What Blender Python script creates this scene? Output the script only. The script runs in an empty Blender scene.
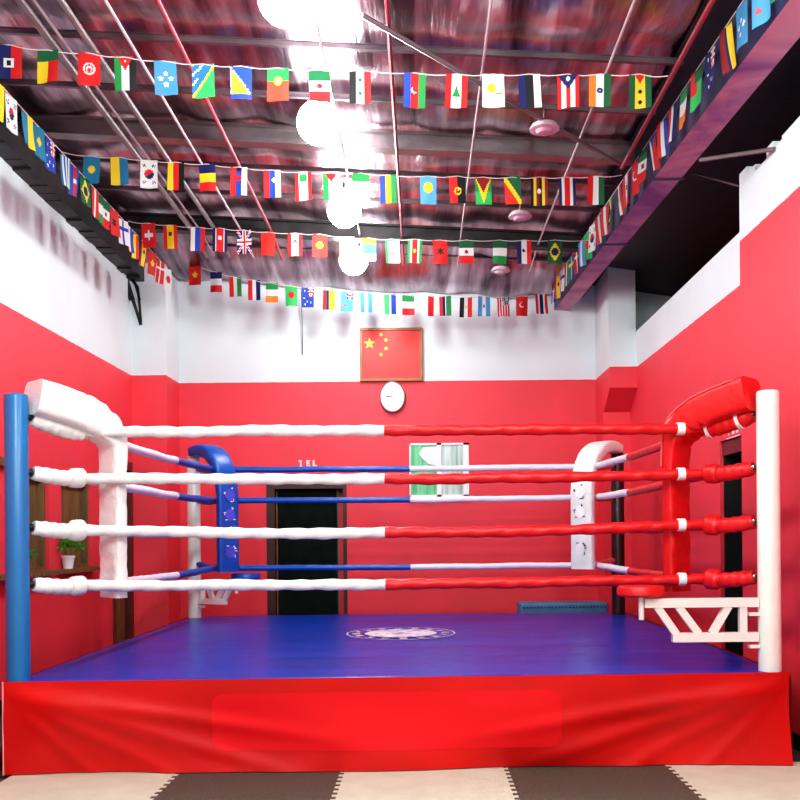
import bpy, math, random
from mathutils import Vector, Matrix, noise
random.seed(7)
PI = math.pi
sc = bpy.context.scene
COL = sc.collection

# ------------------------------------------------------------------ camera
F, CX, CY, EYE, ROLL = 970.0, 422.0, 537.0, 1.40, math.radians(0.5)
cam_d = bpy.data.cameras.new('camera')
cam = bpy.data.objects.new('camera', cam_d); COL.objects.link(cam)
cam_d.sensor_width = 36; cam_d.lens = F / 800 * 36
cam_d.shift_x = (400 - CX) / 800; cam_d.shift_y = (CY - 400) / 800
cam_d.clip_start = 0.05; cam_d.clip_end = 200
cam.matrix_world = Matrix.Translation((0, 0, EYE)) @ Matrix.Rotation(PI / 2, 4, 'X') @ Matrix.Rotation(-ROLL, 4, 'Z')
sc.camera = cam

def at(px, py, Y):
    """measured point of the place at distance Y"""
    dx, dy = (px - CX) / F, (CY - py) / F
    c, s = math.cos(-ROLL), math.sin(-ROLL)
    return Vector(((dx * c - dy * s) * Y, Y, EYE + (dx * s + dy * c) * Y))

# ------------------------------------------------------------------ materials
def new_mat(name):
    m = bpy.data.materials.new(name); m.use_nodes = True
    nt = m.node_tree; b = nt.nodes['Principled BSDF']
    return m, nt, b

def tex_coord(nt, scale=(1, 1, 1), kind='Object'):
    tc = nt.nodes.new('ShaderNodeTexCoord'); mp = nt.nodes.new('ShaderNodeMapping')
    mp.inputs['Scale'].default_value = scale
    nt.links.new(tc.outputs[kind], mp.inputs[0]); return mp.outputs[0]

def add_noise(nt, vec, scale, detail=3, rough=.5, dist=0):
    n = nt.nodes.new('ShaderNodeTexNoise'); n.inputs['Scale'].default_value = scale
    n.inputs['Detail'].default_value = detail; n.inputs['Roughness'].default_value = rough
    n.inputs['Distortion'].default_value = dist
    nt.links.new(vec, n.inputs['Vector']); return n.outputs['Fac']

def ramp(nt, fac, stops):
    r = nt.nodes.new('ShaderNodeValToRGB'); e = r.color_ramp.elements
    while len(e) < len(stops): e.new(0.5)
    for el, (p, c) in zip(e, stops): el.position = p; el.color = (*c, 1)
    nt.links.new(fac, r.inputs[0]); return r.outputs[0]

def bump(nt, b, h, strength, dist=.02):
    n = nt.nodes.new('ShaderNodeBump'); n.inputs['Strength'].default_value = strength
    n.inputs['Distance'].default_value = dist
    nt.links.new(h, n.inputs['Height']); nt.links.new(n.outputs[0], b.inputs['Normal'])

def simple(name, col, rough=.5, metal=0, var=.12, scale=6, bmp=0, bscale=20, coat=0, vec=(1, 1, 1), spec=.5):
    m, nt, b = new_mat(name)
    v = tex_coord(nt, vec)
    n = add_noise(nt, v, scale, 4)
    lo = tuple(max(0, c * (1 - var)) for c in col); hi = tuple(min(1, c * (1 + var)) for c in col)
    nt.links.new(ramp(nt, n, [(.3, lo), (.7, hi)]), b.inputs['Base Color'])
    b.inputs['Roughness'].default_value = rough; b.inputs['Metallic'].default_value = metal
    b.inputs['Coat Weight'].default_value = coat
    b.inputs['Specular IOR Level'].default_value = spec
    if bmp: bump(nt, b, add_noise(nt, v, bscale, 4), bmp)
    return m

def wall_mat(name, zsplit, red=(.80, .050, .075), white=(.74, .80, .82)):
    m, nt, b = new_mat(name)
    tc = nt.nodes.new('ShaderNodeTexCoord'); sp = nt.nodes.new('ShaderNodeSeparateXYZ')
    nt.links.new(tc.outputs['Object'], sp.inputs[0])
    n = add_noise(nt, tc.outputs['Object'], 1.3, 4); n2 = add_noise(nt, tc.outputs['Object'], 9, 4)
    mul = nt.nodes.new('ShaderNodeMath'); mul.operation = 'MULTIPLY_ADD'
    mul.inputs[1].default_value = .012; nt.links.new(n2, mul.inputs[0]); nt.links.new(sp.outputs[2], mul.inputs[2])
    gt = nt.nodes.new('ShaderNodeMath'); gt.operation = 'GREATER_THAN'; gt.inputs[1].default_value = zsplit + .006
    nt.links.new(mul.outputs[0], gt.inputs[0])
    rr = ramp(nt, n, [(.25, tuple(c * .9 for c in red)), (.75, tuple(min(1, c * 1.06) for c in red))])
    ww = ramp(nt, n, [(.2, tuple(c * .9 for c in white)), (.7, white)])
    mx = nt.nodes.new('ShaderNodeMix'); mx.data_type = 'RGBA'
    nt.links.new(gt.outputs[0], mx.inputs[0]); nt.links.new(rr, mx.inputs[6]); nt.links.new(ww, mx.inputs[7])
    nt.links.new(mx.outputs[2], b.inputs['Base Color'])
    b.inputs['Roughness'].default_value = .55
    bump(nt, b, n2, .08, .02)
    return m

M = {}
M['wall'] = wall_mat('two_tone_wall_paint', 3.33)
M['wall_near'] = wall_mat('two_tone_near_wall_paint', 3.62)
M['floor'] = simple('dark_concrete', (.06, .05, .055), .6, bmp=.1)
M['cream_foam'] = simple('cream_foam', (.54, .58, .455), .75, var=.06, bmp=.25, bscale=90)
M['dark_foam'] = simple('charcoal_foam', (.075, .078, .058), .6, var=.3, scale=60, bmp=.5, bscale=120)
M['blue_paint'] = simple('blue_enamel', (.01, .17, .42), .3, var=.06)
M['white_paint'] = simple('white_enamel', (.76, .82, .75), .3, var=.04)
M['black_paint'] = simple('maroon_black_enamel', (.035, .008, .01), .4)
M['white_vinyl'] = simple('white_vinyl', (.78, .83, .80), .42, var=.05, bmp=.25, bscale=18)
M['white_cloth'] = simple('white_wrap_cloth', (.78, .83, .79), .6, var=.06, bmp=.35, bscale=30)
M['lilac_vinyl'] = simple('pale_vinyl', (.80, .79, .86), .4, var=.04)
M['red_vinyl'] = simple('red_vinyl', (.62, .008, .010), .42, var=.12, bmp=.25, bscale=14)
M['blue_vinyl'] = simple('blue_vinyl', (.005, .085, .42), .35, var=.1, bmp=.12, bscale=14)
M['skirt'] = simple('red_skirt_vinyl', (.56, .007, .005), .4, var=.14, scale=1.6, bmp=.2, bscale=5, spec=.3)
M['patch'] = simple('plain_red_patch', (.70, .009, .014), .6, var=.01, spec=.2)
M['hem'] = simple('pale_hem', (.75, .35, .35), .6)
M['metal'] = simple('grey_steel', (.24, .20, .21), .35, 1, bmp=.1)
M['purlin'] = simple('galvanised_purlin', (.16, .12, .135), .35, .85, var=.35, scale=3)
M['darksteel'] = simple('dark_steel', (.03, .027, .028), .5, .4, var=.4)
M['black'] = simple('black_metal', (.015, .015, .016), .45)
M['chrome'] = simple('bright_steel', (.7, .7, .7), .2, 1)
M['red_pipe'] = simple('red_conduit', (.26, .02, .04), .4)
M['white_pipe'] = simple('white_conduit', (.42, .33, .35), .4)
M['grey_pipe'] = simple('grey_conduit', (.22, .18, .19), .35, .5)
M['wood'] = simple('brown_wood', (.17, .10, .035), .5, var=.4, scale=3, vec=(6, 6, .6), bmp=.2)
M['redwood'] = simple('reddish_door_wood', (.13, .022, .012), .5, var=.3, scale=3, vec=(5, 5, .6))
M['dark_opening'] = simple('dark_opening_panel', (.002, .008, .006), .7, var=.5, spec=.15)
M['void'] = simple('dark_interior', (.006, .006, .007), .8)
M['maroon'] = simple('maroon_lintel', (.16, .01, .02), .5)
M['green_strip'] = simple('green_edge', (.02, .10, .05), .4)
M['terracotta_white'] = simple('white_ceramic', (.75, .76, .74), .35)
M['leaf'] = simple('green_leaves', (.10, .33, .03), .55, var=.5, scale=12)
M['soil'] = simple('potting_soil', (.04, .025, .015), .9)
M['gold'] = simple('brown_gold_frame', (.33, .12, .03), .4)
M['flagred'] = simple('framed_flag_red', (.84, .035, .03), .5, var=.03)
M['flagyellow'] = simple('framed_flag_yellow', (.92, .75, .05), .5)
M['white_plain'] = simple('white_plastic', (.86, .86, .86), .35, var=.02)
M['letter'] = simple('pale_lettering', (.9, .68, .66), .5)
M['teal'] = simple('teal_blue_mat_cover', (.06, .22, .40), .5)
M['cord'] = simple('white_cord', (.65, .55, .56), .7)
M['print_purple'] = simple('violet_print', (.10, .09, .60), .5)
M['print_white'] = simple('white_print', (.9, .9, .92), .5)
M['print_black'] = simple('black_print', (.03, .03, .03), .5)
M['pink'] = simple('faded_pink_cover', (.62, .12, .12), .5)
M['housing'] = simple('lamp_housing', (.7, .55, .6), .4)

# purple painted beam
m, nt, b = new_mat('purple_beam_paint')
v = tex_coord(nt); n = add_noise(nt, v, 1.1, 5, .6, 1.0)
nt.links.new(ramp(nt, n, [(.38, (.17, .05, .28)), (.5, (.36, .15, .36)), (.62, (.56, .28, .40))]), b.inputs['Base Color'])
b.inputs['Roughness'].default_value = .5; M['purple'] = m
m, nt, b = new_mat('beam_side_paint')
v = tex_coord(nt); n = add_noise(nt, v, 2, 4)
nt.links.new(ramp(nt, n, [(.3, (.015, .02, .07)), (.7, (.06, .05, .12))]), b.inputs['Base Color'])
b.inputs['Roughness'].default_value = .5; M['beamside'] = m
# dark soffit
M['soffit'] = simple('black_soffit_boards', (.018, .014, .018), .55, var=.5, scale=4, vec=(.4, 8, 1), bmp=.3)

# foil ceiling
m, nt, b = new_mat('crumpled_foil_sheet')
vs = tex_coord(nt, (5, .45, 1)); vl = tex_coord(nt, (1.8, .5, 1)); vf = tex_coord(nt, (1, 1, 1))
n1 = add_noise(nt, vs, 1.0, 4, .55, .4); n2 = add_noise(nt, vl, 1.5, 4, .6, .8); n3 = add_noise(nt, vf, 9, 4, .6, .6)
nt.links.new(ramp(nt, n1, [(.34, (.09, .06, .075)), (.48, (.34, .23, .28)), (.56, (.45, .33, .38)), (.68, (.74, .64, .69))]), b.inputs['Base Color'])  # streaks and pink tint paint reflections into the foil colour
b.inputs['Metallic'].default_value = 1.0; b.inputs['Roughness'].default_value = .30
a1 = nt.nodes.new('ShaderNodeMath'); a1.operation = 'MULTIPLY_ADD'; a1.inputs[1].default_value = .9
nt.links.new(n1, a1.inputs[0]); nt.links.new(n2, a1.inputs[2])
a2 = nt.nodes.new('ShaderNodeMath'); a2.operation = 'MULTIPLY_ADD'; a2.inputs[1].default_value = .05
nt.links.new(n3, a2.inputs[0]); nt.links.new(a1.outputs[0], a2.inputs[2])
bump(nt, b, a2.outputs[0], .38, .05); M['foil'] = m

# ring canvas
m, nt, b = new_mat('blue_ring_vinyl')
v = tex_coord(nt, (.35, 1.8, 1)); vv = tex_coord(nt, (1, 1, 1))
n = add_noise(nt, v, 1.6, 4, .55, .5); n2 = add_noise(nt, vv, .6, 2)
nt.links.new(ramp(nt, n2, [(.3, (.002, .045, .38)), (.55, (.002, .055, .46)), (.75, (.012, .024, .34))]), b.inputs['Base Color'])
b.inputs['Roughness'].default_value = .30; b.inputs['Specular IOR Level'].default_value = .22
bump(nt, b, n, .09, .03); M['canvas'] = m

# logo print
m, nt, b = new_mat('worn_white_logo_print')
v = tex_coord(nt); n = add_noise(nt, v, 9, 3, .6)
nt.links.new(ramp(nt, n, [(.50, (.85, .86, .95)), (.62, (.20, .22, .62))]), b.inputs['Base Color'])
b.inputs['Roughness'].default_value = .35; M['logo'] = m

# flag cloth
m, nt, b = new_mat('printed_flag_cloth')
at_n = nt.nodes.new('ShaderNodeAttribute'); at_n.attribute_name = 'Col'
nt.links.new(at_n.outputs['Color'], b.inputs['Base Color']); b.inputs['Roughness'].default_value = .7
tr = nt.nodes.new('ShaderNodeBsdfTranslucent'); nt.links.new(at_n.outputs['Color'], tr.inputs[0])
mx = nt.nodes.new('ShaderNodeMixShader'); mx.inputs[0].default_value = .38
nt.links.new(b.outputs[0], mx.inputs[1]); nt.links.new(tr.outputs[0], mx.inputs[2])
nt.links.new(mx.outputs[0], nt.nodes['Material Output'].inputs[0]); M['flag'] = m

def emis(name, col, s):
    m, nt, b = new_mat(name)
    b.inputs['Base Color'].default_value = (*col, 1); b.inputs['Emission Color'].default_value = (*col, 1)
    b.inputs['Emission Strength'].default_value = s
    return m
M['bulb'] = emis('lit_lamp_glass', (.92, 1, .98), 80)
M['bulb_off'] = simple('unlit_lamp_glass', (.62, .42, .50), .3)
# window glass / curtain
m, nt, b = new_mat('green_window_glass')
v = tex_coord(nt, (14, 1, 1)); n = add_noise(nt, v, 1.2, 2)
c = ramp(nt, n, [(.35, (.06, .32, .14)), (.65, (.20, .58, .32))]); nt.links.new(c, b.inputs['Base Color'])
nt.links.new(c, b.inputs['Emission Color']); b.inputs['Emission Strength'].default_value = .25
b.inputs['Roughness'].default_value = .12; M['glass_green'] = m
m, nt, b = new_mat('grey_curtained_glass')
v = tex_coord(nt, (22, 1, 1)); n = add_noise(nt, v, 1.2, 2)
c = ramp(nt, n, [(.35, (.22, .30, .27)), (.65, (.50, .60, .55))]); nt.links.new(c, b.inputs['Base Color'])
nt.links.new(c, b.inputs['Emission Color']); b.inputs['Emission Strength'].default_value = .2
b.inputs['Roughness'].default_value = .15; M['glass_grey'] = m

# ------------------------------------------------------------------ mesh helpers
class MB:
    def __init__(s): s.v = []; s.f = []; s.mi = []; s.cur = 0
    def add(s, vs, fs):
        o = len(s.v); s.v += [Vector(p) for p in vs]; s.f += [tuple(i + o for i in f) for f in fs]; s.mi += [s.cur] * len(fs)
    def box(s, a, b, M4=None):
        x0, y0, z0 = a; x1, y1, z1 = b
        vs = [Vector(p) for p in ((x0,y0,z0),(x1,y0,z0),(x1,y1,z0),(x0,y1,z0),(x0,y0,z1),(x1,y0,z1),(x1,y1,z1),(x0,y1,z1))]
        if M4: vs = [M4 @ p for p in vs]
        s.add(vs, [(0,3,2,1),(4,5,6,7),(0,1,5,4),(1,2,6,5),(2,3,7,6),(3,0,4,7)])
    def bar(s, p, q, w, h, up=Vector((0, 0, 1))):
        p, q = Vector(p), Vector(q); d = (q - p).normalized(); u = up - d * up.dot(d)
        if u.length < 1e-4: u = Vector((0, 1, 0))
        u.normalize(); sd = d.cross(u); vs = []
        for e in (p, q):
            for a, b_ in ((-1,-1),(1,-1),(1,1),(-1,1)): vs.append(e + sd * a * w / 2 + u * b_ * h / 2)
        s.add(vs, [(3,2,1,0),(4,5,6,7),(0,1,5,4),(1,2,6,5),(2,3,7,6),(3,0,4,7)])
    def tube(s, pts, r, seg=12, rf=None, cap=True):
        pts = [Vector(p) for p in pts]; n = len(pts); vs = []; fs = []; L = 0
        d0 = (pts[1] - pts[0]).normalized(); u = Vector((0, 0, 1))
        if abs(d0.dot(u)) > .9: u = Vector((0, 1, 0))
        for i, p in enumerate(pts):
            d = (pts[min(i+1, n-1)] - pts[max(i-1, 0)]).normalized()
            if i: L += (p - pts[i-1]).length
            u = (u - d * u.dot(d)).normalized(); sd = d.cross(u)
            for k in range(seg):
                t = 2 * PI * k / seg; rr = (r[i] if isinstance(r, (list, tuple)) else r)
                if rf: rr *= rf(t, L)
                vs.append(p + (u * math.cos(t) + sd * math.sin(t)) * rr)
        for i in range(n-1):
            for k in range(seg):
                a = i*seg+k; b_ = i*seg+(k+1)%seg
                fs.append((a, a+seg, b_+seg, b_))
        if cap: fs.append(tuple(range(seg))); fs.append(tuple((n-1)*seg + k for k in reversed(range(seg))))
        s.add(vs, fs)
    def lathe(s, c, prof, seg=24, sx=1, sy=1):
        vs = []; fs = []; n = len(prof); c = Vector(c)
        for r, z in prof:
            for k in range(seg):
                t = 2*PI*k/seg; vs.append(c + Vector((r*sx*math.cos(t), r*sy*math.sin(t), z)))
        for i in range(n-1):
            for k in range(seg):
                a = i*seg+k; b_ = i*seg+(k+1)%seg; fs.append((a, b_, b_+seg, a+seg))
        fs.append(tuple(reversed(range(seg)))); fs.append(tuple((n-1)*seg+k for k in range(seg)))
        s.add(vs, fs)
    def grid(s, fn, nu, nv):
        vs = [fn(i/nu, j/nv) for j in range(nv+1) for i in range(nu+1)]; w = nu+1
        s.add(vs, [(j*w+i, j*w+i+1, (j+1)*w+i+1, (j+1)*w+i) for j in range(nv) for i in range(nu)])
    def poly(s, pts, fn):
        """flat polygon (a,b) mapped by fn"""
        s.add([fn(a, b_) for a, b_ in pts], [tuple(range(len(pts)))])
    def build(s, name, mat, parent=None, loc=None, smooth=False, bevel=0):
        me = bpy.data.meshes.new(name)
        off = Vector(loc) if loc is not None else (parent_world(parent) if parent else Vector((0, 0, 0)))
        me.from_pydata([p - off for p in s.v], [], s.f)
        mats = mat if isinstance(mat, (list, tuple)) else [mat]
        for q in mats: me.materials.append(q)
        if len(mats) > 1:
            for p, k in zip(me.polygons, s.mi): p.material_index = k
        if smooth:
            for p in me.polygons: p.use_smooth = True
        me.update()
        o = bpy.data.objects.new(name, me); COL.objects.link(o)
        if parent:
            o.parent = parent; o.location = off - parent_world(parent)
        else: o.location = off
        if bevel:
            bv = o.modifiers.new('edge_bevel', 'BEVEL'); bv.width = bevel; bv.segments = 2; bv.limit_method = 'ANGLE'
        if smooth and hasattr(me, 'set_sharp_from_angle'): me.set_sharp_from_angle(angle=math.radians(40))
        return o

def parent_world(o):
    p = Vector((0, 0, 0))
    while o: p += o.location; o = o.parent
    return p

def tag(o, label=None, cat=None, group=None, kind=None):
    if label: o['label'] = label
    if cat: o['category'] = cat
    if group: o['group'] = group
    if kind: o['kind'] = kind
    return o

def thing(name, loc, label, cat, group=None):
    o = bpy.data.objects.new(name, None); COL.objects.link(o); o.location = loc; o.empty_display_size = .1
    return tag(o, label, cat, group)

def struct(name, mb, mat, parent=None, smooth=False, label=None):
    o = mb.build(name, mat, parent, smooth=smooth)
    o['kind'] = 'structure'
    if label: o['label'] = label
    return o

# ------------------------------------------------------------------ room shell
XL, XR, YB, YN = -3.40, 2.48, 12.0, 1.0
def ceil_z(x): return 4.56 + .055 * (1.9 - x)

def holed_wall(mb, P, a0, a1, z0, z1, holes, depth, Nrm):
    """P(a,z)->point on the face; holes (a0,a1,z0,z1); reveal goes along Nrm*depth"""
    A = sorted({a0, a1, *[h[0] for h in holes], *[h[1] for h in holes]})
    Z = sorted({z0, z1, *[h[2] for h in holes], *[h[3] for h in holes]})
    for i in range(len(A)-1):
        for j in range(len(Z)-1):
            ca, cz = (A[i]+A[i+1])/2, (Z[j]+Z[j+1])/2
            if any(h[0] < ca < h[1] and h[2] < cz < h[3] for h in holes): continue
            mb.add([P(A[i], Z[j]), P(A[i+1], Z[j]), P(A[i+1], Z[j+1]), P(A[i], Z[j+1])], [(0,1,2,3)])
    N = Vector(Nrm) * depth
    for h in holes:
        c = [P(h[0], h[2]), P(h[1], h[2]), P(h[1], h[3]), P(h[0], h[3])]
        for k in range(4):
            p, q = c[k], c[(k+1) % 4]; mb.add([p, q, q+N, p+N], [(0,1,2,3)])
    # outer face
    mb.add([P(a0, z0)+N, P(a1, z0)+N, P(a1, z1)+N, P(a0, z1)+N], [(0,1,2,3)])

mb = MB(); mb.box((-6, YN-3, -.1), (5, 13, 0)); struct('floor', mb, M['floor'])

DOORB = ((267-CX)*YB/F, (347-CX)*YB/F, 0, 2.10)
WINB = ((410-CX)*YB/F, (469.5-CX)*YB/F, 1.885, 2.56)
mb = MB(); holed_wall(mb, lambda a, z: Vector((a, YB, z)), XL-.2, 3.2, 0, 4.9, [DOORB, WINB], .22, (0, 1, 0))
struct('wall_back', mb, M['wall'])
WL1, WL2, DL = (8.05, 8.84, 1.13, 1.99), (9.15, 9.98, 1.13, 1.99), (10.64, 11.36, 0, 2.30)
mb = MB(); holed_wall(mb, lambda a, z: Vector((XL, a, z)), YN, YB, 0, 4.9, [WL1, WL2, DL], .2, (-1, 0, 0))
struct('wall_left', mb, M['wall'])
DR = (7.46, 8.06, 0, 2.17)
mb = MB(); holed_wall(mb, lambda a, z: Vector((XR, a, z)), 7.36, YB, 0, 3.74, [DR], .2, (1, 0, 0))
struct('wall_right', mb, M['wall'])
# near right wall block: a little proud, taller, rough top
mb = MB(); xn = 2.43
holed_wall(mb, lambda a, z: Vector((xn, a, z)), YN, 7.36, 0, 4.02, [], .3, (1, 0, 0))
mb.add([(xn, 7.36, 0), (xn+.3, 7.36, 0), (xn+.3, 7.36, 4.02), (xn, 7.36, 4.02)], [(0,1,2,3)])
mb.add([(xn, YN, 4.02), (xn+.3, YN, 4.02), (xn+.3, 7.36, 4.02), (xn, 7.36, 4.02)], [(0,1,2,3)])
random.seed(3); y = 7.36
while y > 3:
    w = random.uniform(.12, .3); h = random.uniform(.0, .09) + (0.06 if y > 7.2 else 0)
    mb.box((xn+.001, y-w, 4.0), (xn+.28, y, 4.02+h)); y -= w
struct('wall_right_near', mb, M['wall_near'])
mb = MB(); mb.box((xn-.015, YN, 0), (xn, 7.36, .1)); struct('baseboard_right', mb, M['black'])
mb = MB(); mb.box((XL, YN, 0), (XL+.015, 10.6, .12)); struct('baseboard_left', mb, M['black'])
# columns
mb = MB(); mb.box((XL, 11.41, 0), (-2.99, YB, 4.8)); struct('wall_column_left', mb, M['wall'])
mb = MB()
prof = [(11.5, 0), (11.5, 2.86), (11.1, 3.09), (11.1, 3.37), (11.16, 3.38), (11.16, 4.6)]
for (x0, x1) in ((2.165, XR),):
    vs = [(x, y, z) for x in (x0, x1) for y, z in prof + [(YB, 4.6), (YB, 0)]]
    n = len(prof) + 2
    mb.add(vs, [tuple(range(n)), tuple(reversed(range(n, 2*n)))] + [(i, (i+1) % n, n+(i+1) % n, n+i) for i in range(n)])
struct('wall_column_right', mb, M['wall'])

# foil ceiling ----------------------------------------------------
PUR = [2.4, 3.4, 4.5, 5.6, 6.4, 7.15, 7.9, 8.6, 9.3, 10.2, 11.0, 12.0]
def foil(u, v):
    x = -3.45 + u * (2.02 + 3.45); y = 1.5 + v * 10.5
    z = ceil_z(x) + .06
    for a, b_ in zip(PUR[:-1], PUR[1:]):
        if a <= y <= b_: z -= .032 * math.sin(PI*(y-a)/(b_-a)) * (1 + .6*noise.noise((x*1.7, a*3, 0)))
    z += .035 * noise.noise((x*1.5, y*.5, 2)) + .012 * noise.noise((x*5, y*1.3, 5))
    if y > 10.3: t = (y-10.3)/1.7; z -= .30 * (t*t*(3-2*t)) * (1 - .15*abs(x+.6)/2.8)
    z -= .022 * abs(math.sin(x*PI/.62 + .3*math.sin(y*.9)))
    return Vector((x, y, z))
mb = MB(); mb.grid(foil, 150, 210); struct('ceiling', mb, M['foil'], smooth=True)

# right-hand dark soffit behind the beam
mb = MB()
mb.add([(1.7, YN, 4.56), (3.1, YN, 4.35), (3.1, YB, 4.35), (1.7, YB, 4.56)], [(0,1,2,3)])
mb.add([(3.1, YN, 3.0), (3.1, YB, 3.0), (3.1, YB, 4.4), (3.1, YN, 4.4)], [(0,1,2,3)])
struct('ceiling_soffit', mb, M['soffit'])

# purple concrete beam
def bx(y): return 1.66 + (12 - y) * .041
mb = MB()
y0, y1 = 1.5, YB
mb.add([(bx(y0), y0, 4.19), (bx(y0)+.23, y0, 4.19), (bx(y1)+.2, y1, 4.19), (bx(y1), y1, 4.19),
        (bx(y0), y0, 4.62), (bx(y0)+.23, y0, 4.54), (bx(y1)+.2, y1, 4.54), (bx(y1), y1, 4.62)], [])
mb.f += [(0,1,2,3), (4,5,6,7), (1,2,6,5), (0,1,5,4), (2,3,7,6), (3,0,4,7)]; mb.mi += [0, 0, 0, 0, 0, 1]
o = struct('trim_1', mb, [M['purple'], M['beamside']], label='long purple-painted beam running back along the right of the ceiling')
for k, yy in enumerate((9.3, 7.6)):
    t = MB(); t.box((bx(yy)-.004, yy-.02, 4.182), (bx(yy)+.236, yy+.02, 4.19)); tq = t.build('beam_joint', M['beamside'], o)

# left black steel ledge
mb = MB()
pts = [(11.9, 4.44), (11.0, 4.44), (9.6, 4.48), (7.5, 4.54), (5.0, 4.6), (YN, 4.66)]
random.seed(5)
N = 60
for i in range(N):
    ya, yb = YN + (11.41-YN)*i/N, YN + (11.41-YN)*(i+1)/N
    zb = 4.66 - .22*(ya/11.4) + random.uniform(-.012, .012)
    mb.box((XL, ya, zb), (XL+.16, yb, zb+.27 if i % 2 else zb+.25))
struct('trim_2', mb, M['darksteel'], label='black ragged steel ledge along the top of the left wall')

# windows / doors ---------------------------------------------------
# back door: near-black panel stands for the darkness in the opening
t = MB(); a0, a1, _, zt = DOORB
t.box((a0+.10, YB+.12, 0), (a1-.13, YB+.16, zt-.09)); door = struct('door_1', t, M['dark_opening'])
t = MB(); t.box((a0+.001, YB-.015, 0), (a0+.10, YB+.12, zt)); t.box((a1-.045, YB-.015, 0), (a1-.001, YB+.12, zt)); t.box((a0+.10, YB-.015, zt-.09), (a1-.045, YB+.12, zt))
t.build('door_frame', simple('dark_brown_frame', (.05, .018, .012), .5), door)
t = MB(); t.box((a1-.13, YB+.10, 0), (a1-.115, YB+.115, zt-.09)); t.build('green_edge_strip', M['green_strip'], door)
t = MB(); t.box((a0+.105, YB+.1, .1), (a0+.115, YB+.118, zt-.12)); t.build('edge_trim', M['gold'], door)
t = MB(); t.box((a0+.2, YB+.112, .25), (a1-.3, YB+.12, .85)); t.box((a0+.2, YB+.112, 1.0), (a1-.3, YB+.12, 1.8)); t.build('door_panel', M['dark_opening'], door)
# back window
a0, a1, z0, z1 = WINB; am = (a0+a1)/2
t = MB(); w = .035
for bb in (((a0, z0), (a0+w*.4, z1)), ((a1-w*1.9, z0), (a1, z1)), ((a0, z1-w*.7), (a1, z1)), ((a0, z0), (a1, z0+w)), ((am-w*.8, z0), (am+w*.8, z1))):
    t.box((bb[0][0], YB-.012, bb[0][1]), (bb[1][0], YB+.04, bb[1][1]))
win = struct('window_1', t, M['white_plain'])
t = MB(); t.box((a0+.014, YB+.005, z0+.035), (am-.028, YB+.02, z1-.025)); t.build('left_pane', M['glass_green'], win)
t = MB(); t.box((am+.028, YB+.02, z0+.035), (a1-.05, YB+.03, z1-.025)); t.build('right_pane', M['glass_grey'], win)
t = MB(); t.box((a0, YB-.05, z0-.03), (a1, YB+.02, z0)); t.build('window_sill', M['white_plain'], win)
t = MB()   # pale patch drawing the glare on the upper middle of the glass
t.poly([(a0+.17, z1-.05), (a0+.12, z1-.13), (a0+.17, z1-.2), (a0+.24, z1-.26), (a0+.34, z1-.28), (am+.02, z1-.28), (am+.02, z1-.04)], lambda a, z: Vector((a, YB-.016, z)))
t.build('glare_patch', M['white_plain'], win)
# left windows
for k, (ya, yb, z0, z1) in enumerate((WL1, WL2)):
    t = MB(); w = .05
    t.box((XL-.09, ya, z0), (XL-.03, ya+w, z1)); t.box((XL-.09, yb-w, z0), (XL-.03, yb, z1)); t.box((XL-.09, ya+w, z1-w), (XL-.03, yb-w, z1)); t.box((XL-.09, ya+w, z0), (XL-.03, yb-w, z0+.03))
    wn = struct('window_%d' % (k+2), t, M['wood'])
    ym = (ya+yb)/2
    for (p, q) in ((ya+w, ym-.006), (ym+.006, yb-w)):
        t = MB(); t.box((XL-.12, p, z0+.03), (XL-.085, q, z1-w)); t.build('shutter', M['wood'], wn)
t = MB(); t.box((XL-.02, 7.2, 1.09), (XL+.12, 8.88, 1.13)); t.box((XL-.02, 9.0, 1.09), (XL+.12, 9.99, 1.13))
struct('trim_3', t, M['wood'], label='dark brown wooden sill shelf on the left wall')
t = MB(); t.box((XL, 7.1, 2.0), (XL+.06, 7.92, 2.07)); struct('trim_4', t, M['wood'])
# left door
ya, yb, _, zt = DL
t = MB(); t.box((XL-.1, ya+.06, 0), (XL-.05, yb-.06, zt-.1)); d = struct('door_2', t, M['redwood'])
t = MB(); t.box((XL-.1, ya, 0), (XL+.02, ya+.06, zt)); t.box((XL-.1, yb-.06, 0), (XL+.02, yb, zt)); t.box((XL-.1, ya+.06, zt-.1), (XL+.02, yb-.06, zt)); t.build('door_frame', M['redwood'], d)
t = MB(); t.box((XL-.05, ya+.15, 1.2), (XL-.04, yb-.15, 2.05)); t.box((XL-.05, ya+.15, .2), (XL-.04, yb-.15, 1.05)); t.build('door_panel', M['wood'], d)
# right door: dark opening
ya, yb, _, zt = DR
t = MB(); t.box((XR+.16, ya, 0), (XR+.19, yb, zt)); d = struct('door_3', t, M['void'])
t = MB(); t.box((XR+.02, ya, zt-.12), (XR+.16, yb, zt-.001)); t.build('lintel', M['maroon'], d)
t = MB(); t.box((XR+.03, yb-.03, 0), (XR+.16, yb-.001, zt-.12)); t.box((XR+.03, ya+.001, 0), (XR+.16, ya+.03, zt-.12)); t.build('door_frame', M['void'], d)

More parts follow.
